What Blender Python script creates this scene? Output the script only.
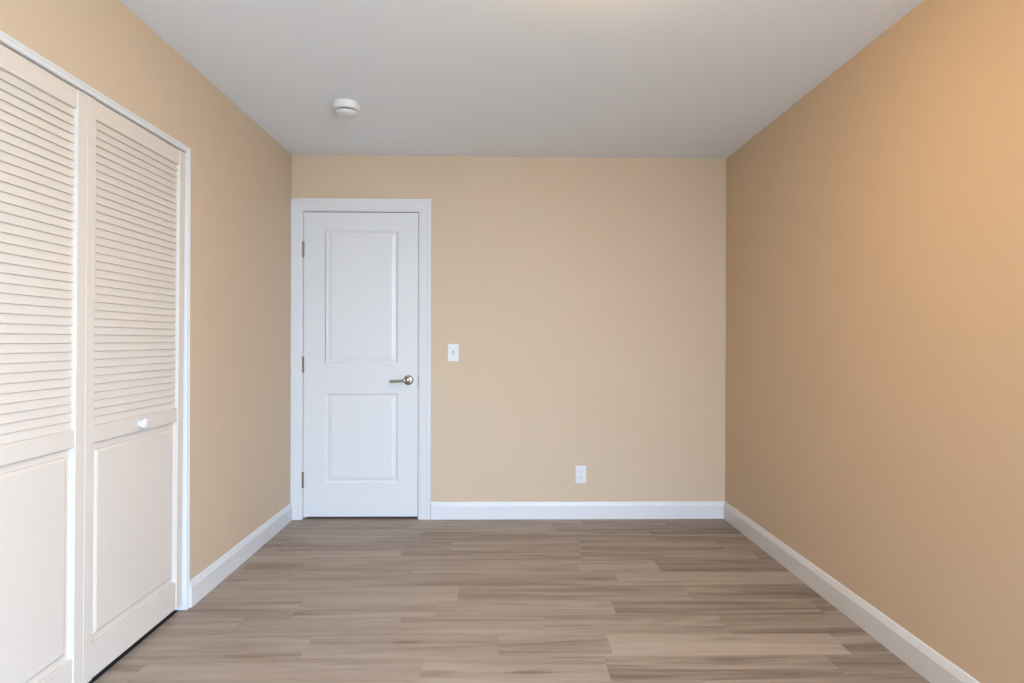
import bpy, bmesh, math, random
from mathutils import Vector, Matrix

# ------------------------------------------------------------------ scene, camera, light
for o in list(bpy.data.objects):
    bpy.data.objects.remove(o)
S = bpy.context.scene
COL = S.collection

# room (metres): X across, Y away from the camera, Z up
XL, XR, YB, YF, H = -1.390, 1.536, 4.316, -1.20, 2.44

cam_d = bpy.data.cameras.new('camera')
cam = bpy.data.objects.new('camera', cam_d)
COL.objects.link(cam)
cam_d.sensor_fit = 'HORIZONTAL'
cam_d.sensor_width = 36.0
cam_d.lens = 640.65 / 1024 * 36.0
cam_d.clip_start = 0.02
_yaw, _pitch, _roll = 0.0201, -0.00153, 0.00282
_f = Vector((math.sin(_yaw) * math.cos(_pitch), math.cos(_yaw) * math.cos(_pitch), math.sin(_pitch)))
_r = Vector((math.cos(_yaw), -math.sin(_yaw), 0.0))
_u = _r.cross(_f)
_r2 = _r * math.cos(_roll) + _u * math.sin(_roll)
_u2 = _u * math.cos(_roll) - _r * math.sin(_roll)
cam.matrix_world = Matrix(((_r2.x, _u2.x, -_f.x, 0.0), (_r2.y, _u2.y, -_f.y, 0.0), (_r2.z, _u2.z, -_f.z, 1.2023), (0, 0, 0, 1)))
S.camera = cam

S.view_settings.view_transform = 'Standard'
S.view_settings.look = 'None'
S.view_settings.gamma = 1.0
S.view_settings.use_curve_mapping = False
S.view_settings.exposure = 0.05

world = bpy.data.worlds.new('sky')
S.world = world
world.use_nodes = True
_bg = world.node_tree.nodes['Background']
_bg.inputs['Color'].default_value = (0.62, 0.78, 1.0, 1)
_bg.inputs['Strength'].default_value = 0.3

# daylight coming in through the window behind the camera
WIN = (0.25, 1.43, 0.70, 2.10)          # x0, x1, z0, z1 of the window opening
LAMP_STRENGTH, LAMP_COLOR = 105.0, (1.0, 0.58, 0.15)
LAMP_AT = (0.32, 1.84)


def area(name, loc, tilt, w, h, power, color):
    ld = bpy.data.lights.new(name, 'AREA')
    ld.shape = 'RECTANGLE'
    ld.size, ld.size_y = w, h
    ld.energy = power
    ld.color = color
    lo = bpy.data.objects.new(name, ld)
    COL.objects.link(lo)
    lo.location = loc
    lo.rotation_euler = (math.radians(90 - tilt), 0, 0)      # faces +Y into the room, tilted down
    return lo


WXC = (WIN[0] + WIN[1]) / 2
SKY_POWER, SKY_COLOR = 1520.0, (0.50, 0.70, 1.0)
HORIZON_POWER, HORIZON_COLOR = 325.0, (0.545, 0.785, 1.0)
FILL_POWER, FILL_COLOR = 290.0, (0.72, 0.90, 1.0)
area('sky_light', (WXC + 1.3, YF - 2.0, 2.45), 18, 3.2, 1.4, SKY_POWER, SKY_COLOR)
area('horizon_light', (WXC + 0.80, YF - 0.70, 1.95), 0, 1.4, 1.5, HORIZON_POWER, HORIZON_COLOR)
area('upper_left_fill', (WXC + 1.05, YF - 0.90, 0.95), -14, 1.5, 0.9, FILL_POWER, FILL_COLOR)  # added fill panel, aimed up to brighten the upper left wall and ceiling


# ------------------------------------------------------------------ materials
def new_mat(name):
    m = bpy.data.materials.new(name)
    m.use_nodes = True
    nt = m.node_tree
    return m, nt, nt.nodes['Principled BSDF']


def node(nt, kind, **kw):
    n = nt.nodes.new(kind)
    for k, v in kw.items():
        setattr(n, k, v)
    return n


def paint(name, col, rough=0.55, spec=0.3, vary=0.02, bump=0.0, scale=220.0):
    """A painted surface: slight large-scale unevenness in the paint and a fine roller texture."""
    m, nt, b = new_mat(name)
    b.inputs['Roughness'].default_value = rough
    b.inputs['Specular IOR Level'].default_value = spec
    tc = node(nt, 'ShaderNodeTexCoord')
    n1 = node(nt, 'ShaderNodeTexNoise')
    n1.inputs['Scale'].default_value = 3.5
    n1.inputs['Detail'].default_value = 3
    nt.links.new(tc.outputs['Object'], n1.inputs['Vector'])
    mix = node(nt, 'ShaderNodeMix', data_type='RGBA')
    mix.inputs[6].default_value = (*[c * (1 - vary) for c in col], 1)
    mix.inputs[7].default_value = (*[min(1, c * (1 + vary)) for c in col], 1)
    nt.links.new(n1.outputs['Fac'], mix.inputs[0])
    nt.links.new(mix.outputs[2], b.inputs['Base Color'])
    if bump:
        n2 = node(nt, 'ShaderNodeTexNoise')
        n2.inputs['Scale'].default_value = scale
        n2.inputs['Detail'].default_value = 2
        nt.links.new(tc.outputs['Object'], n2.inputs['Vector'])
        bp = node(nt, 'ShaderNodeBump')
        bp.inputs['Strength'].default_value = bump
        bp.inputs['Distance'].default_value = 0.001
        nt.links.new(n2.outputs['Fac'], bp.inputs['Height'])
        nt.links.new(bp.outputs['Normal'], b.inputs['Normal'])
    return m


def metal(name, col, rough):
    m, nt, b = new_mat(name)
    b.inputs['Metallic'].default_value = 1.0
    tc = node(nt, 'ShaderNodeTexCoord')
    n1 = node(nt, 'ShaderNodeTexNoise')
    n1.inputs['Scale'].default_value = 60
    mr = node(nt, 'ShaderNodeMapRange')
    mr.inputs[3].default_value = rough - 0.04
    mr.inputs[4].default_value = rough + 0.04
    nt.links.new(tc.outputs['Object'], n1.inputs['Vector'])
    nt.links.new(n1.outputs['Fac'], mr.inputs[0])
    nt.links.new(mr.outputs[0], b.inputs['Roughness'])
    b.inputs['Base Color'].default_value = (*col, 1)
    return m


M_WALL = paint('beige_wall_paint', (0.612, 0.478, 0.345), 0.6, 0.25, 0.012, 0.12, 160)
M_CEIL = paint('ceiling_paint', (0.825, 0.875, 0.94), 0.85, 0.1, 0.01, 0.15, 120)
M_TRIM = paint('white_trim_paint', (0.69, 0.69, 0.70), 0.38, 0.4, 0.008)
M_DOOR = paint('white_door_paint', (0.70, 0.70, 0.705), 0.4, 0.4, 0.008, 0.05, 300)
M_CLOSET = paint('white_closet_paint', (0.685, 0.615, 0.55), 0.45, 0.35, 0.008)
M_PLASTIC = paint('white_plastic', (0.74, 0.74, 0.75), 0.35, 0.5, 0.005)
M_SHADE = paint('toggle_shadow_grey', (0.30, 0.30, 0.32), 0.5, 0.3)
M_SLOT_SHADE = paint('dark_slot_and_shade', (0.03, 0.03, 0.03), 0.7, 0.2)  # for slots, and for shade painted on the closet floor
M_DARK = paint('painted_dark_interior', (0.20, 0.18, 0.16), 0.9, 0.1)  # lack of light inside is painted into this dark colour
M_NICKEL = metal('satin_nickel', (0.47, 0.42, 0.37), 0.24)
M_HINGE = metal('aged_nickel', (0.27, 0.21, 0.155), 0.38)


def floor_material():
    m, nt, b = new_mat('vinyl_plank_floor')
    L = nt.links.new
    uv = node(nt, 'ShaderNodeUVMap', uv_map='grain')
    ed = node(nt, 'ShaderNodeAttribute', attribute_name='edge')
    tone = node(nt, 'ShaderNodeAttribute', attribute_name='tone')

    def mapped(sx, sy):
        mp = node(nt, 'ShaderNodeMapping')
        mp.inputs['Scale'].default_value = (sx, sy, 1)
        L(uv.outputs['UV'], mp.inputs['Vector'])
        return mp.outputs['Vector']

    def noise(sx, sy, detail, rough=0.55, dist=0.0):
        n = node(nt, 'ShaderNodeTexNoise')
        n.inputs['Scale'].default_value = 1.0
        n.inputs['Detail'].default_value = detail
        n.inputs['Roughness'].default_value = rough
        n.inputs['Distortion'].default_value = dist
        L(mapped(sx, sy), n.inputs['Vector'])
        return n.outputs['Fac']

    def math_(op, a, c, d=None):
        n = node(nt, 'ShaderNodeMath', operation=op)
        for i, v in enumerate((a, c, d)):
            if v is None:
                continue
            if isinstance(v, (int, float)):
                n.inputs[i].default_value = v
            else:
                L(v, n.inputs[i])
        return n.outputs[0]

    bands = noise(0.9, 11.0, 4, 0.55, 1.3)            # broad streaks running along a plank
    streak = noise(2.6, 48.0, 5, 0.6, 0.6)           # finer streaks
    fine = noise(14.0, 420.0, 3, 0.6)                # pores
    # a few knots with the grain swirling round them
    vor = node(nt, 'ShaderNodeTexVoronoi')
    vor.inputs['Scale'].default_value = 1.0
    vor.inputs['Randomness'].default_value = 1.0
    L(mapped(1.5, 6.5), vor.inputs['Vector'])
    knot = node(nt, 'ShaderNodeMapRange')
    knot.inputs[1].default_value = 0.03
    knot.inputs[2].default_value = 0.16
    knot.inputs[3].default_value = 1.0
    knot.inputs[4].default_value = 0.0
    L(vor.outputs['Distance'], knot.inputs[0])
    kn = math_('MULTIPLY', knot.outputs[0], noise(25, 90, 3, 0.6, 2.0))
    # sum up
    v = math_('MULTIPLY', math_('SUBTRACT', bands, 0.5), 1.35)
    v = math_('ADD', v, math_('MULTIPLY', math_('SUBTRACT', streak, 0.5), 0.55))
    v = math_('ADD', v, math_('MULTIPLY', math_('SUBTRACT', fine, 0.5), 0.45))
    v = math_('ADD', v, math_('MULTIPLY', kn, -0.5))
    v = math_('ADD', v, tone.outputs['Fac'])
    ramp = node(nt, 'ShaderNodeValToRGB')
    cr = ramp.color_ramp
    cr.elements[0].position = 0.0
    cr.elements[0].color = (0.195, 0.138, 0.094, 1)
    cr.elements[1].position = 1.0
    cr.elements[1].color = (0.72, 0.60, 0.49, 1)
    e = cr.elements.new(0.5)
    e.color = (0.53, 0.42, 0.328, 1)
    L(v, ramp.inputs[0])
    # the tight joint between planks
    mixn = node(nt, 'ShaderNodeMix', data_type='RGBA')
    jt = node(nt, 'ShaderNodeMapRange')
    jt.inputs[1].default_value = 0.0
    jt.inputs[2].default_value = 0.0022
    jt.inputs[3].default_value = 0.45
    jt.inputs[4].default_value = 0.0
    sep = node(nt, 'ShaderNodeSeparateXYZ')
    L(ed.outputs['Vector'], sep.inputs[0])
    # edge stores plank-local metres: x, y and the plank's length in z
    d1 = math_('MINIMUM', sep.outputs['X'], math_('SUBTRACT', sep.outputs['Z'], sep.outputs['X']))
    d2 = math_('MINIMUM', sep.outputs['Y'], math_('SUBTRACT', PITCH, sep.outputs['Y']))
    L(math_('MINIMUM', d1, d2), jt.inputs[0])
    L(jt.outputs[0], mixn.inputs[0])
    L(ramp.outputs['Color'], mixn.inputs[6])
    mixn.inputs[7].default_value = (0.07, 0.05, 0.04, 1)
    L(mixn.outputs[2], b.inputs['Base Color'])
    b.inputs['Specular IOR Level'].default_value = 0.35
    rr = node(nt, 'ShaderNodeMapRange')
    rr.inputs[3].default_value = 0.42
    rr.inputs[4].default_value = 0.58
    L(streak, rr.inputs[0])
    L(rr.outputs[0], b.inputs['Roughness'])
    bp = node(nt, 'ShaderNodeBump')
    bp.inputs['Strength'].default_value = 0.15
    bp.inputs['Distance'].default_value = 0.001
    L(fine, bp.inputs['Height'])
    L(bp.outputs['Normal'], b.inputs['Normal'])
    return m


def glass_material():
    m, nt, b = new_mat('window_glass')
    tr = node(nt, 'ShaderNodeBsdfTransparent')
    gl = node(nt, 'ShaderNodeBsdfGlossy')
    gl.inputs['Roughness'].default_value = 0.02
    mx = node(nt, 'ShaderNodeMixShader')
    mx.inputs[0].default_value = 0.06
    nt.links.new(tr.outputs[0], mx.inputs[1])
    nt.links.new(gl.outputs[0], mx.inputs[2])
    nt.links.new(mx.outputs[0], nt.nodes['Material Output'].inputs['Surface'])
    return m


def glow_material():
    m, nt, b = new_mat('lit_lamp_glass')
    b.inputs['Base Color'].default_value = (0.9, 0.88, 0.84, 1)
    b.inputs['Emission Color'].default_value = (*LAMP_COLOR, 1)
    b.inputs['Emission Strength'].default_value = LAMP_STRENGTH
    return m


# ------------------------------------------------------------------ mesh helpers
def obj(name, bm, mat, parent=None, smooth=False, bevel=0.0, segs=2, recalc=True):
    if recalc:
        bmesh.ops.recalc_face_normals(bm, faces=bm.faces)
    me = bpy.data.meshes.new(name)
    bm.to_mesh(me)
    bm.free()
    if smooth:
        for p in me.polygons:
            p.use_smooth = True
    me.materials.append(mat)
    o = bpy.data.objects.new(name, me)
    COL.objects.link(o)
    if parent:
        o.parent = parent
    if bevel:
        md = o.modifiers.new('bevel', 'BEVEL')
        md.width = bevel
        md.segments = segs
        md.limit_method = 'ANGLE'
        md.angle_limit = math.radians(40)
    return o


def empty(name, loc=(0, 0, 0)):
    o = bpy.data.objects.new(name, None)
    COL.objects.link(o)
    o.location = loc
    o.empty_display_size = 0.1
    return o


def tag(o, label, cat=None, kind=None, group=None):
    o['label'] = label
    if cat:
        o['category'] = cat
    if kind:
        o['kind'] = kind
    if group:
        o['group'] = group
    return o


def quad(bm, *pts):
    return bm.faces.new([bm.verts.new(p) for p in pts])


def box(bm, x0, y0, z0, x1, y1, z1):
    v = [bm.verts.new((x, y, z)) for z in (z0, z1) for y in (y0, y1) for x in (x0, x1)]
    for i in ((0, 1, 3, 2), (4, 6, 7, 5), (0, 4, 5, 1), (1, 5, 7, 3), (3, 7, 6, 2), (2, 6, 4, 0)):
        bm.faces.new([v[k] for k in i])


def prism(bm, prof, to3d, a, b):
    """Sweep a closed 2-D profile from station a to station b; to3d(p, q, s) -> point. a, b may be functions of the profile point."""
    fa = a if callable(a) else (lambda p, q: a)
    fb = b if callable(b) else (lambda p, q: b)
    va = [bm.verts.new(to3d(p, q, fa(p, q))) for p, q in prof]
    vb = [bm.verts.new(to3d(p, q, fb(p, q))) for p, q in prof]
    n = len(prof)
    for i in range(n):
        j = (i + 1) % n
        bm.faces.new((va[i], va[j], vb[j], vb[i]))
    bm.faces.new(va[::-1])
    bm.faces.new(vb)


def lathe(bm, prof, seg, to3d):
    """Revolve (radius, height) pairs; to3d(x, y, h) -> point. Radius 0 closes an end."""
    rings = []
    for r, h in prof:
        if r < 1e-6:
            rings.append([bm.verts.new(to3d(0, 0, h))])
        else:
            rings.append([bm.verts.new(to3d(r * math.cos(2 * math.pi * k / seg), r * math.sin(2 * math.pi * k / seg), h)) for k in range(seg)])
    for A, B in zip(rings, rings[1:]):
        for k in range(seg):
            j = (k + 1) % seg
            if len(A) == 1 and len(B) == 1:
                continue
            if len(A) == 1:
                bm.faces.new((A[0], B[k], B[j]))
            elif len(B) == 1:
                bm.faces.new((A[k], A[j], B[0]))
            else:
                bm.faces.new((A[k], A[j], B[j], B[k]))
    for R_ in (rings[0], rings[-1]):
        if len(R_) > 2:
            bm.faces.new(R_)


def rings(bm, steps, to3d, close=True):
    """Nested rectangles (a0, b0, a1, b1, depth) joined edge to edge: a moulded panel."""
    prev = None
    for a0, b0, a1, b1, d in steps:
        cur = [bm.verts.new(to3d(a, b, d)) for a, b in ((a0, b0), (a1, b0), (a1, b1), (a0, b1))]
        if prev:
            for i in range(4):
                j = (i + 1) % 4
                bm.faces.new((prev[i], prev[j], cur[j], cur[i]))
        prev = cur
    if close:
        bm.faces.new(prev)


def inset(r, t, d):
    return (r[0] + t, r[1] + t, r[2] - t, r[3] - t, d)


# ------------------------------------------------------------------ floor
PITCH = 0.1765
M_FLOOR = floor_material()


def build_floor():
    random.seed(11)
    x_lo, x_hi = XL - 0.028, XR + 0.06
    y_ref = 3.315                                   # a joint between rows
    # joints measured in the photograph: row index -> [(x of joint, tone of the plank to its right)]
    # row k spans y_ref + k*PITCH .. y_ref + (k+1)*PITCH
    fixed = {  # tones drop to the right: plank colour plus painted dimmer light
        -1: [(-1.05, .46), (0.60, .66), (1.68, .40)],
        -2: [(-1.47, .52), (-0.19, .46), (0.90, .34)],
        -3: [(-0.90, .56), (-0.28, .52), (0.52, .32), (1.44, .30)],
        -4: [(-1.10, .54), (-0.42, .50), (0.20, .44), (0.96, .36)],
        -5: [(-1.55, .50), (-0.75, .54), (0.00, .46), (0.44, .66), (1.36, .30)],
        -6: [(-1.30, .50), (-0.28, .48), (0.40, .34), (1.25, .30)],
        -7: [(-0.95, .54), (-0.33, .50), (0.72, .36)],
        0: [(-1.35, .46), (-0.45, .52), (0.42, .58), (0.85, .34)],
        1: [(-1.60, .62), (-0.55, .46), (0.46, .44), (1.44, .30)],
        2: [(-1.26, .42), (-0.27, .54), (0.48, .38), (1.30, .32)],
        3: [(-1.50, .46), (-0.48, .40), (0.30, .46), (0.95, .32)],
        4: [(-1.30, .48), (-0.56, .52), (0.35, .40), (1.10, .34)],
        5: [(-1.29, .60), (-0.37, .50), (0.55, .36)],
    }
    bm = bmesh.new()
    uvl = bm.loops.layers.uv.new('grain')
    lt = bm.loops.layers.float_color.new('tone')
    le = bm.loops.layers.float_vector.new('edge') if hasattr(bm.loops.layers, 'float_vector') else None
    tone_of, edge_of = [], []
    k0 = math.floor((YF - 0.05 - y_ref) / PITCH)
    k1 = math.ceil((YB + 0.2 - y_ref) / PITCH)
    for k in range(k0, k1):
        y0, y1 = y_ref + k * PITCH, y_ref + (k + 1) * PITCH
        if k in fixed:
            cuts = fixed[k]
            cuts = [(cuts[0][0] - 0.95, random.uniform(.42, .54))] + cuts
        else:
            x = x_lo - random.uniform(0.1, 1.0)
            cuts = []
            while x < x_hi:
                cuts.append((x, random.uniform(.38, .58)))
                x += 1.1
        for i, (xa, t) in enumerate(cuts):
            xb = cuts[i + 1][0] if i + 1 < len(cuts) else x_hi + 0.3
            ln = xb - xa
            ca, cb = max(xa, x_lo), min(xb, x_hi)
            if cb - ca < 0.002:
                continue
            f = bm.faces.new([bm.verts.new(p) for p in ((ca, y0, 0), (cb, y0, 0), (cb, y1, 0), (ca, y1, 0))])
            ou, ov = random.uniform(0, 60), random.uniform(0, 60)
            for l in f.loops:
                l[uvl].uv = (l.vert.co.x + ou, l.vert.co.y + ov)
                tone_of.append(t)
                edge_of.append((l.vert.co.x - xa, l.vert.co.y - y0, ln))
                l[lt] = (t, t, t, 1)
    me = bpy.data.meshes.new('floor')
    bm.to_mesh(me)
    bm.free()
    at = me.attributes.new('edge', 'FLOAT_VECTOR', 'CORNER')
    for i, e in enumerate(edge_of):
        at.data[i].vector = e
    me.materials.append(M_FLOOR)
    o = bpy.data.objects.new('floor', me)
    COL.objects.link(o)
    tag(o, 'grey brown wood plank floor running across the room', 'floor', 'structure')


build_floor()

# ------------------------------------------------------------------ shell
T = 0.115                                   # wall thickness
DX0, DX1, DZ = -1.3115, -0.5425, 2.0625     # door opening (inside the jamb faces)
CY0, CY1, CZ = 1.505, 2.873, 2.032          # closet opening
CZT = CZ + 0.018                            # rough height above the head jamb

bm = bmesh.new()
quad(bm, (XL - 0.75, YF - T, H), (XR + T, YF - T, H), (XR + T, YB + T, H), (XL - 0.75, YB + T, H))
tag(obj('ceiling', bm, M_CEIL), 'plain flat off-white ceiling', 'ceiling', 'structure')

# back wall with the doorway; an added dark board closes the doorway against stray light
bm = bmesh.new()
box(bm, XL - T, YB, -0.01, DX0 - 0.02, YB + T, H)
box(bm, DX1 + 0.02, YB, -0.01, XR + T, YB + T, H)
box(bm, DX0 - 0.02, YB, DZ + 0.02, DX1 + 0.02, YB + T, H)
tag(obj('wall_back', bm, M_WALL), 'beige wall holding the white door, far from the camera', 'wall', 'structure')

bm = bmesh.new()
box(bm, XR, YF - T, -0.01, XR + T, YB + T, H)
tag(obj('wall_right', bm, M_WALL), 'long plain beige wall opposite the closet', 'wall', 'structure')

bm = bmesh.new()
box(bm, XL - T, CY1 + 0.018, -0.01, XL, YB, H)
box(bm, XL - T, YF - T, -0.01, XL, CY0 - 0.018, H)
box(bm, XL - T, CY0 - 0.018, CZT, XL, CY1 + 0.018, H)
tag(obj('wall_left', bm, M_WALL), 'beige wall around the louvered closet', 'wall', 'structure')

# closet interior behind the bifold door
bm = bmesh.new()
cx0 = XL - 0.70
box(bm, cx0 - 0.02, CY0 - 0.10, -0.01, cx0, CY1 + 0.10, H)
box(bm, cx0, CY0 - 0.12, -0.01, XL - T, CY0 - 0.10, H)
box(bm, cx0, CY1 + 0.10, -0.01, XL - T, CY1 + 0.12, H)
tag(obj('wall_closet', bm, M_DARK), 'closet wall behind the louvers, painted dark as shade', 'wall', 'structure')

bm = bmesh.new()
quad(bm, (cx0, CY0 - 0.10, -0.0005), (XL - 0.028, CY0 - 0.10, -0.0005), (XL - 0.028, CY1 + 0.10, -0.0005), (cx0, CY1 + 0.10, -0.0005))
tag(obj('floor_closet', bm, M_SLOT_SHADE), 'closet floor painted near black as the shade under its door', 'floor', 'structure')  # shade in the door gap is painted as a near-black floor

# wall behind the camera, with the window
bm = bmesh.new()
x0, x1, z0, z1 = WIN
box(bm, XL - T, YF - T, -0.01, x0, YF, H)
box(bm, x1, YF - T, -0.01, XR + T, YF, H)
box(bm, x0, YF - T, -0.01, x1, YF, z0)
box(bm, x0, YF - T, z1, x1, YF, H)
tag(obj('wall_front', bm, M_WALL), 'beige wall with the window, behind the camera', 'wall', 'structure')

win = empty('window_1', ((x0 + x1) / 2, YF - 0.06, z0))
tag(win, 'white sliding window behind the camera', 'window', 'structure')
w2, wh = (x1 - x0) / 2, z1 - z0
bm = bmesh.new()
for a in ((-w2, -.03, 0, -w2 + .045, .03, wh), (w2 - .045, -.03, 0, w2, .03, wh), (-w2 + .045, -.03, 0, w2 - .045, .03, .045),
          (-w2 + .045, -.03, wh - .045, w2 - .045, .03, wh), (-.025, -.03, .045, .025, .03, wh - .045)):
    box(bm, *a)
obj('window_frame', bm, M_TRIM, win, bevel=0.003)
M_GLASS = glass_material()
for sx in (-1, 1):
    bm = bmesh.new()
    a, b_ = sorted((sx * .025, sx * (w2 - .045)))
    box(bm, a, -.003, .045, b_, .003, wh - .045)
    obj('window_pane', bm, M_GLASS, win)

# ------------------------------------------------------------------ baseboards
BT, BH = 0.014, 0.116
BPROF = [(0, 0), (BT, 0), (BT, 0.088), (0.0125, 0.0905), (0.0118, 0.094), (0.0075, 0.108), (0.0055, 0.1135), (0.003, BH), (0, BH)]
e = 0.0004
bm = bmesh.new()
prism(bm, BPROF, lambda p, q, s: (s, YB - e - p, q + e), -0.4545, lambda p, q: XR - p)
tag(obj('baseboard_back', bm, M_TRIM), 'white baseboard under the light switch and the power outlet', 'baseboard', 'structure')
bm = bmesh.new()
prism(bm, BPROF, lambda p, q, s: (XR - e - p, s, q + e), YF, lambda p, q: YB - p)
tag(obj('baseboard_right', bm, M_TRIM), 'white baseboard along the plain long wall', 'baseboard', 'structure')
bm = bmesh.new()
prism(bm, BPROF, lambda p, q, s: (XL + e + p, s, q + e), 2.9005, YB - 0.019)
prism(bm, BPROF, lambda p, q, s: (XL + e + p, s, q + e), YF, CY0 - 0.034)
tag(obj('baseboard_left', bm, M_TRIM), 'short white baseboard between the closet and the door', 'baseboard', 'structure')

# ------------------------------------------------------------------ door in the back wall
# jamb lining the doorway with its stop, and a dark closing board where the hall would be
bm = bmesh.new()
jy0, jy1 = YB - 0.002, YB + T
box(bm, DX0 - 0.0195, jy0, 0.0005, DX0, jy1, DZ + 0.019)
box(bm, DX1, jy0, 0.0005, DX1 + 0.0195, jy1, DZ + 0.019)
box(bm, DX0, jy0, DZ, DX1, jy1, DZ + 0.019)
box(bm, DX0, YB + 0.042, 0.0005, DX0 + 0.011, YB + 0.08, DZ)
box(bm, DX1 - 0.011, YB + 0.042, 0.0005, DX1, YB + 0.08, DZ)
box(bm, DX0 + 0.011, YB + 0.042, DZ - 0.011, DX1 - 0.011, YB + 0.08, DZ)
tag(obj('trim_1', bm, M_TRIM), 'white jamb lining the doorway', 'door jamb', 'structure')

bm = bmesh.new()
box(bm, DX0 - 0.02, YB + T, -0.01, DX1 + 0.02, YB + T + 0.02, DZ + 0.02)
tag(obj('hall_light_block', bm, M_DARK), 'dark board added behind the closed door to block light', 'wall', 'structure')

# casing: a moulded board on three sides of the doorway, mitred
CW, CTH = 0.081, 0.017
CPROF = [(0, 0), (0, 0.009), (0.002, 0.0105), (0.010, 0.0108), (0.014, 0.0125), (0.055, 0.0145), (0.059, CTH), (0.079, CTH), (CW, 0.015), (CW, 0)]
ix0, ix1, iz = DX0 - 0.005, DX1 + 0.005, DZ + 0.005
bm = bmesh.new()
cyb = YB - e
CLP = [(min(p, ix0 - XL - 0.001), q) for p, q in CPROF]      # the leg next to the side wall is cut narrower
prism(bm, CLP, lambda p, q, s: (ix0 - p, cyb - q, s), 0.0005, lambda p, q: iz + p)
prism(bm, CPROF, lambda p, q, s: (ix1 + p, cyb - q, s), 0.0005, lambda p, q: iz + p)
prism(bm, CPROF, lambda p, q, s: (s, cyb - q, iz + p), lambda p, q: max(ix0 - p, XL + 0.001), lambda p, q: ix1 + p)
tag(obj('trim_2', bm, M_TRIM), 'white moulded casing framing the white panel door', 'door casing', 'structure')

# the leaf
LX0, LX1, LZ0, LZ1 = -1.3085, -0.5455, 0.018, 2.0575
door = empty('door_1', ((LX0 + LX1) / 2, YB, LZ0))
tag(door, 'closed white two-panel door with a nickel lever handle', 'door', 'structure')
ox, oy, oz = door.location


def dl(x, z, d):
    return (x - ox, YB + 0.001 + d - oy, z - oz)


def door_leaf():
    bm = bmesh.new()
    P = [(-1.164, 0.244, -0.679, 0.844), (-1.160, 1.043, -0.680, 1.936)]
    xs = [LX0, P[0][0], P[0][2], LX1]
    zs = [LZ0, P[0][1], P[0][3], P[1][1], P[1][3], LZ1]
    for i in range(3):
        for j in range(5):
            if i == 1 and j in (1, 3):
                continue
            quad(bm, dl(xs[i], zs[j], 0), dl(xs[i + 1], zs[j], 0), dl(xs[i + 1], zs[j + 1], 0), dl(xs[i], zs[j + 1], 0))
    for r in P:
        rings(bm, [inset(r, 0, 0), inset(r, .003, .0012), inset(r, .009, .0055), inset(r, .013, .0085), inset(r, .0175, .0085),
                   inset(r, .020, .0075), inset(r, .040, .0025), inset(r, .043, .002)], dl)
    d = 0.035
    quad(bm, dl(LX0, LZ0, d), dl(LX1, LZ0, d), dl(LX1, LZ1, d), dl(LX0, LZ1, d))
    quad(bm, dl(LX0, LZ0, 0), dl(LX1, LZ0, 0), dl(LX1, LZ0, d), dl(LX0, LZ0, d))
    quad(bm, dl(LX0, LZ1, 0), dl(LX1, LZ1, 0), dl(LX1, LZ1, d), dl(LX0, LZ1, d))
    quad(bm, dl(LX0, LZ0, 0), dl(LX0, LZ1, 0), dl(LX0, LZ1, d), dl(LX0, LZ0, d))
    quad(bm, dl(LX1, LZ0, 0), dl(LX1, LZ1, 0), dl(LX1, LZ1, d), dl(LX1, LZ0, d))
    bmesh.ops.remove_doubles(bm, verts=bm.verts, dist=1e-5)
    return bm


obj('door_leaf', door_leaf(), M_DOOR, door)

for zc in (1.808, 1.037, 0.266):
    bm = bmesh.new()
    hx = DX0 + 0.0015 - ox
    hy = YB - 0.0065 - oy
    n = 5
    seg = 0.1 / n
    for k in range(n):                                   # five knuckles and two finials
        za = zc - 0.05 + k * seg + 0.0006
        zb = za + seg - 0.0012
        lathe(bm, [(0.0062, za - oz), (0.0066, za + .0008 - oz), (0.0066, zb - .0008 - oz), (0.0062, zb - oz)], 16, lambda x, y, h: (hx + x, hy + y, h))
    lathe(bm, [(0.005, zc - .0515 - oz), (0.005, zc + .0515 - oz)], 14, lambda x, y, h: (hx + x, hy + y, h))
    lathe(bm, [(0.0, zc + .0548 - oz), (0.004, zc + .0538 - oz), (0.0055, zc + .0515 - oz), (0.0055, zc + .0505 - oz)], 14, lambda x, y, h: (hx + x, hy + y, h))
    lathe(bm, [(0.0, zc - .0548 - oz), (0.004, zc - .0538 - oz), (0.0055, zc - .0515 - oz), (0.0055, zc - .0505 - oz)], 14, lambda x, y, h: (hx + x, hy + y, h))
    h_ = obj('hinge', bm, M_HINGE, door, smooth=False)
    bm = bmesh.new()
    box(bm, hx - 0.0012, hy + 0.004, zc - .05 - oz, hx + 0.0012, hy + 0.034, zc + .05 - oz)
    obj('hinge_leaf', bm, M_HINGE, h_)
    h_['label'] = 'aged nickel hinge'

# lever handle
hx, hz = -0.6085, 0.9345
hd = empty('door_handle')
hd.parent = door
hd.location = (hx - ox, YB + 0.001 - oy, hz - oz)
hd['label'] = 'satin nickel lever handle'


def front(x, y, h):            # lathe axis pointing out of the door
    return (x, -h, y)


bm = bmesh.new()
lathe(bm, [(0.0335, 0), (0.0335, 0.003), (0.0325, 0.0055), (0.029, 0.008), (0.024, 0.0105), (0.0175, 0.012), (0.0155, 0.0125), (0.0, 0.0126)], 40, front)
obj('rosette', bm, M_NICKEL, hd, smooth=True)
bm = bmesh.new()
lathe(bm, [(0.0, 0.012), (0.0125, 0.012), (0.0115, 0.020), (0.0115, 0.040), (0.0135, 0.043), (0.0160, 0.047), (0.0168, 0.054), (0.0160, 0.060), (0.0125, 0.0635), (0.0, 0.0645)], 32, front)
obj('handle_neck', bm, M_NICKEL, hd, smooth=True)
bm = bmesh.new()
lathe(bm, [(0.0, 0.0645), (0.0055, 0.0645), (0.0055, 0.0675), (0.004, 0.0688), (0.0, 0.069)], 20, front)
obj('lock_button', bm, M_HINGE, hd, smooth=True)
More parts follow.
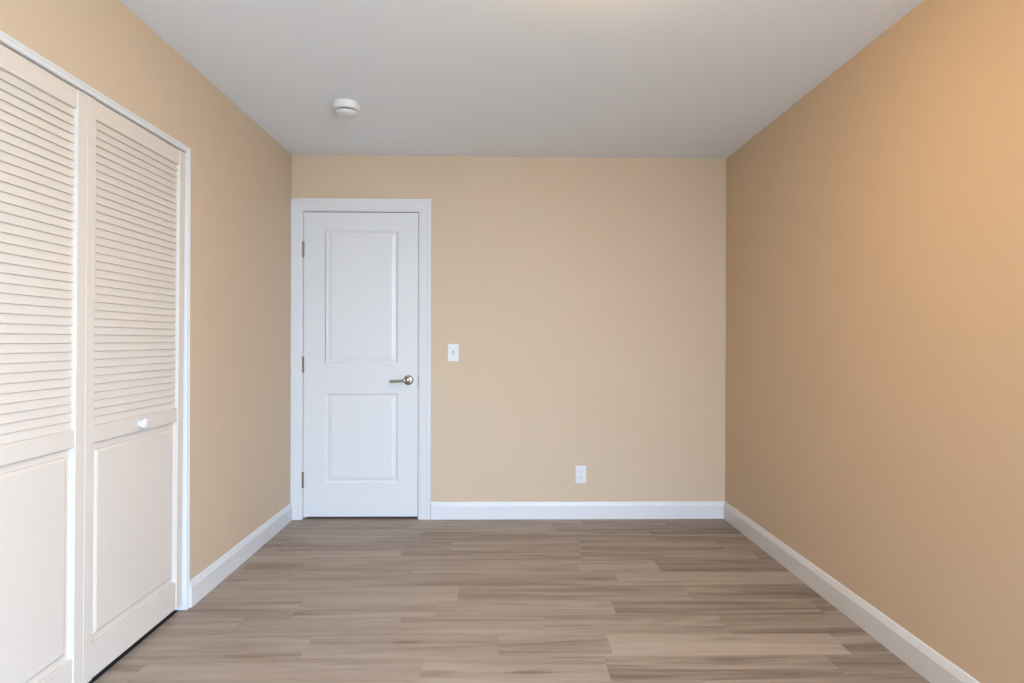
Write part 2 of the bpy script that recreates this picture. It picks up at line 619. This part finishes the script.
# the lever: an oval bar that waves down and thins towards its end
bm = bmesh.new()
st = [(-0.004, 0.0, 0.054, 0.0115, 0.0075), (-0.022, 0.0, 0.0545, 0.0100, 0.0072), (-0.042, -0.001, 0.0555, 0.0092, 0.0068), (-0.065, -0.0035, 0.056, 0.0092, 0.0064),
      (-0.088, -0.0055, 0.0555, 0.0098, 0.006), (-0.105, -0.006, 0.054, 0.0098, 0.0055), (-0.113, -0.006, 0.0525, 0.0088, 0.005), (-0.117, -0.006, 0.0515, 0.005, 0.003)]
prev = None
for x, z, o_, a, b_ in st:
    cur = [bm.verts.new((x, -o_ - b_ * math.cos(t), z + a * math.sin(t))) for t in [2 * math.pi * k / 20 for k in range(20)]]
    if prev:
        for k in range(20):
            bm.faces.new((prev[k], prev[(k + 1) % 20], cur[(k + 1) % 20], cur[k]))
    else:
        bm.faces.new(cur[::-1])
    prev = cur
bm.faces.new(prev)
obj('lever', bm, M_NICKEL, hd, smooth=True)

# latch faceplate showing dark in the gap beside the handle
bm = bmesh.new()
box(bm, LX1 - ox, YB + 0.0012 - oy, 0.905 - oz, LX1 + 0.0018 - ox, YB + 0.030 - oy, 0.963 - oz)
o = obj('latch_plate', bm, M_HINGE, door)
bm = bmesh.new()
box(bm, DX1 - 0.0016 - ox, YB - 0.0035 - oy, 0.900 - oz, DX1 + 0.002 - ox, YB - 0.0021 - oy, 0.966 - oz)
obj('strike_plate', bm, M_HINGE, door)

# ------------------------------------------------------------------ closet trim
bm = bmesh.new()
# jamb lining inside the opening
box(bm, XL - T, CY1, 0.0005, XL + 0.001, CY1 + 0.0175, CZT - 0.0005)
box(bm, XL - T, CY0 - 0.0175, 0.0005, XL + 0.001, CY0, CZT - 0.0005)
box(bm, XL - T, CY0, CZ, XL + 0.001, CY1, CZT - 0.0005)
# narrow two-step casing on the wall face
KP = [(0.003, 0.001), (0.003, 0.004), (0.0045, 0.0048), (0.017, 0.0048), (0.0185, 0.0068), (0.0265, 0.0068), (0.028, 0.0055), (0.028, 0.0003), (0.019, 0.0003), (0.019, 0.001)]
prism(bm, KP, lambda p, q, s: (XL + q, CY1 - 0.002 + p, s), 0.0005, lambda p, q: CZ - 0.002 + p)
prism(bm, KP, lambda p, q, s: (XL + q, CY0 + 0.002 - p, s), 0.0005, lambda p, q: CZ - 0.002 + p)
prism(bm, KP, lambda p, q, s: (XL + q, s, CZ - 0.002 + p), lambda p, q: CY0 + 0.002 - p, lambda p, q: CY1 - 0.002 + p)
tag(obj('trim_3', bm, M_TRIM), 'narrow white frame around the closet opening', 'closet trim', 'structure')

# ------------------------------------------------------------------ bifold closet door
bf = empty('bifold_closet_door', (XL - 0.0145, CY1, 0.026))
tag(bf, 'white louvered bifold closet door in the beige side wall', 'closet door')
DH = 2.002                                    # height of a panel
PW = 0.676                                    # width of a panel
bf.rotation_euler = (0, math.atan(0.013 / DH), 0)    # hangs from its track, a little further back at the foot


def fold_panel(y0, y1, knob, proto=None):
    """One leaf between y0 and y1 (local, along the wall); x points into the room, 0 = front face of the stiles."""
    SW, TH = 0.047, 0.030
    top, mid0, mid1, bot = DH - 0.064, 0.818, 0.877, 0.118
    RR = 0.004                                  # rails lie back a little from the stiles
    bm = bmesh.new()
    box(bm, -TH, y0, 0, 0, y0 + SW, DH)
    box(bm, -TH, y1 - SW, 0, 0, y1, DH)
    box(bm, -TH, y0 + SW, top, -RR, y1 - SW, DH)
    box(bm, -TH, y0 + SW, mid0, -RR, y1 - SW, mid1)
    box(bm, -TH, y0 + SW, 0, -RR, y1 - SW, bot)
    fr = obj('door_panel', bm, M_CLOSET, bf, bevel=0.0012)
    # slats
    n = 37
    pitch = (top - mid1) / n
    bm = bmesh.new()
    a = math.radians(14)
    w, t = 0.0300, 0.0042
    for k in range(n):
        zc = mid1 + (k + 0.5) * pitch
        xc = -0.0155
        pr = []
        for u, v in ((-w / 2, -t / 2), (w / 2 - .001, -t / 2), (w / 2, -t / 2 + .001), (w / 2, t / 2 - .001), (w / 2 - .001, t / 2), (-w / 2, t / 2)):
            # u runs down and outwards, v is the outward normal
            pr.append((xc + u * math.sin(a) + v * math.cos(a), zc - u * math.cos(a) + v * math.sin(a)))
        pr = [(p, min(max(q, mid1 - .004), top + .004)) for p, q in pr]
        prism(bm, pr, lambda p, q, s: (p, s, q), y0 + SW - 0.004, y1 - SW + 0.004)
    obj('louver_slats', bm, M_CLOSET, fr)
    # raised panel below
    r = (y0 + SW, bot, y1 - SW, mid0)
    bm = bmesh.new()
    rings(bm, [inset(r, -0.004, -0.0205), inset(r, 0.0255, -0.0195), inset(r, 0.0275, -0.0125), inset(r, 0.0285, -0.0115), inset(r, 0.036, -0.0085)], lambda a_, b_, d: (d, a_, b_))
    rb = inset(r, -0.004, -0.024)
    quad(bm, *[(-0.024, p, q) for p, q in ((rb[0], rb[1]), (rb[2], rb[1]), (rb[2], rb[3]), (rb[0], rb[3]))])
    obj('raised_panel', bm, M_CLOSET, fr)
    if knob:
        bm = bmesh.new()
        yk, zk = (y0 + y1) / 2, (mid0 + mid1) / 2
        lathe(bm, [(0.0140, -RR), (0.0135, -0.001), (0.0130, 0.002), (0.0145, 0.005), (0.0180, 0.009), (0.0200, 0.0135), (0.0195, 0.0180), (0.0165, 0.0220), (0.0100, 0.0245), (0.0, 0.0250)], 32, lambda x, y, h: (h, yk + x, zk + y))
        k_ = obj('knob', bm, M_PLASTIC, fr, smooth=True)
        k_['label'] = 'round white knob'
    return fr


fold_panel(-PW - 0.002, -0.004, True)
fold_panel(-2 * PW - 0.002, -PW - 0.004, False)

# ------------------------------------------------------------------ light switch, power outlet


def wall_plate(name, loc, label, cat):
    r = empty(name, loc)
    tag(r, label, cat)
    bm = bmesh.new()
    w, h = 0.0365, 0.0585
    rc = (-w, -h, w, h)
    P = lambda a, b, d: (a, d, b)
    rings(bm, [inset(rc, 0, -0.0003), inset(rc, 0, -0.0035), inset(rc, 0.0015, -0.0055), inset(rc, 0.004, -0.006)], P)
    quad(bm, *[(p, -0.0003, q) for p, q in ((-w, -h), (w, -h), (w, h), (-w, h))])
    bmesh.ops.remove_doubles(bm, verts=bm.verts, dist=1e-5)
    obj('cover_plate', bm, M_PLASTIC, r)
    return r


def screw(parent, x, z, d=-0.006):
    bm = bmesh.new()
    lathe(bm, [(0.0, d + .0005), (0.0032, d + .0005), (0.0032, d - .0004), (0.0022, d - .0011), (0.0, d - .0012)], 16, lambda a, b, h: (x + a, h, z + b))
    obj('screw', bm, M_PLASTIC, parent)


sw = wall_plate('light_switch', (-0.3085, YB, 1.12), 'white toggle light switch on the beige wall beside the door', 'switch')
bm = bmesh.new()
rings(bm, [(-.0055, -.0125, .0055, .0125, -.0055), (-.0055, -.0125, .0055, .0125, -.0068), (-.0045, -.0115, .0045, .0115, -.0072)], lambda a, b, d: (a, d, b))
obj('toggle_collar', bm, M_SHADE, sw)  # grey paints the toggle's shadow onto the collar
bm = bmesh.new()
v = [(-.0038, -.0065, -.006), (.0038, -.0065, -.006), (.0038, -.0065, .006), (-.0038, -.0065, .006),
     (-.0032, -.0185, -.0125), (.0032, -.0185, -.0125), (.0032, -.0205, -.0055), (-.0032, -.0205, -.0055)]
vs = [bm.verts.new(p) for p in v]
for i in ((0, 1, 2, 3), (4, 5, 6, 7), (0, 1, 5, 4), (1, 2, 6, 5), (2, 3, 7, 6), (3, 0, 4, 7)):
    bm.faces.new([vs[k] for k in i])
obj('toggle', bm, M_PLASTIC, sw, bevel=0.0008)
screw(sw, 0, 0.030)
screw(sw, 0, -0.030)

ot = wall_plate('power_outlet', (0.554, YB, 0.2985), 'white duplex power outlet low on the beige wall above the baseboard', 'outlet')
for zc in (0.0195, -0.0195):
    bm = bmesh.new()
    pts = []
    for k in range(32):                               # a circle flattened at top and bottom
        t = 2 * math.pi * k / 32
        pts.append((0.0172 * math.cos(t), max(-0.0143, min(0.0143, 0.0172 * math.sin(t)))))
    prism(bm, pts, lambda p, q, s: (p, s, zc + q), -0.0055, -0.0078)
    rc_ = obj('receptacle', bm, M_PLASTIC, ot, bevel=0.0005)
    bm = bmesh.new()
    box(bm, -0.0074, -0.0081, zc + 0.0005, -0.0052, -0.0070, zc + 0.0085)
    box(bm, 0.0052, -0.0081, zc + 0.0012, 0.0070, -0.0070, zc + 0.0078)
    lathe(bm, [(0.0026, -0.0070), (0.0026, -0.0081)], 16, lambda a, b, h: (a, h, zc - 0.0068 + b))
    obj('socket_slots', bm, M_SLOT_SHADE, rc_)
screw(ot, 0, 0)

# ------------------------------------------------------------------ smoke detector
sd = empty('smoke_detector', (-0.802, 3.368, H))
tag(sd, 'round white smoke detector on the ceiling in front of the door', 'smoke detector')
dn = lambda x, y, h: (x, y, -h)
bm = bmesh.new()
lathe(bm, [(0.0, 0.0003), (0.066, 0.0003), (0.066, 0.007), (0.0700, 0.009), (0.0715, 0.014), (0.0705, 0.030), (0.0680, 0.0365), (0.062, 0.039), (0.0, 0.039)], 64, dn)
obj('base', bm, M_PLASTIC, sd)
bm = bmesh.new()
lathe(bm, [(0.0, 0.0391), (0.0520, 0.0391), (0.0520, 0.0465), (0.0, 0.0465)], 64, dn)
obj('vent_ring', bm, M_SLOT_SHADE, sd)
bm = bmesh.new()                                      # small ribs across the vent
for k in range(20):
    t = 2 * math.pi * k / 20
    c, s = math.cos(t), math.sin(t)
    pts = [(0.0515, -0.0012), (0.0560, -0.0012), (0.0560, 0.0012), (0.0515, 0.0012)]
    prism(bm, [(p * c - q * s, p * s + q * c) for p, q in pts], lambda p, q, h: (p, q, -h), 0.0391, 0.0465)
obj('vent_rib', bm, M_PLASTIC, sd)
bm = bmesh.new()
lathe(bm, [(0.0, 0.0466), (0.0560, 0.0466), (0.0570, 0.0485), (0.0560, 0.0520), (0.0510, 0.0575), (0.0410, 0.0620), (0.028, 0.0640), (0.0, 0.0645)], 64, dn)
obj('cover', bm, M_PLASTIC, sd, smooth=True)
bm = bmesh.new()
lathe(bm, [(0.0, 0.0630), (0.0085, 0.0630), (0.0085, 0.0658), (0.007, 0.0665), (0.0, 0.0665)], 24, lambda x, y, h: (x + .018, y - .012, -h))
obj('test_button', bm, M_PLASTIC, sd)

# ------------------------------------------------------------------ the ceiling lamp (above the camera, out of the frame)
cl = empty('ceiling_lamp', (LAMP_AT[0], LAMP_AT[1], H))
tag(cl, 'round flush ceiling lamp with a glowing glass bowl', 'lamp')
bm = bmesh.new()
lathe(bm, [(0.0, 0.0003), (0.150, 0.0003), (0.150, 0.018), (0.143, 0.024), (0.0, 0.024)], 48, dn)
obj('lamp_base', bm, M_NICKEL, cl)
bm = bmesh.new()
lathe(bm, [(0.138, 0.0245), (0.136, 0.036), (0.125, 0.055), (0.104, 0.072), (0.075, 0.084), (0.040, 0.091), (0.0, 0.093)], 48, dn)
obj('lamp_shade', bm, glow_material(), cl, smooth=True)
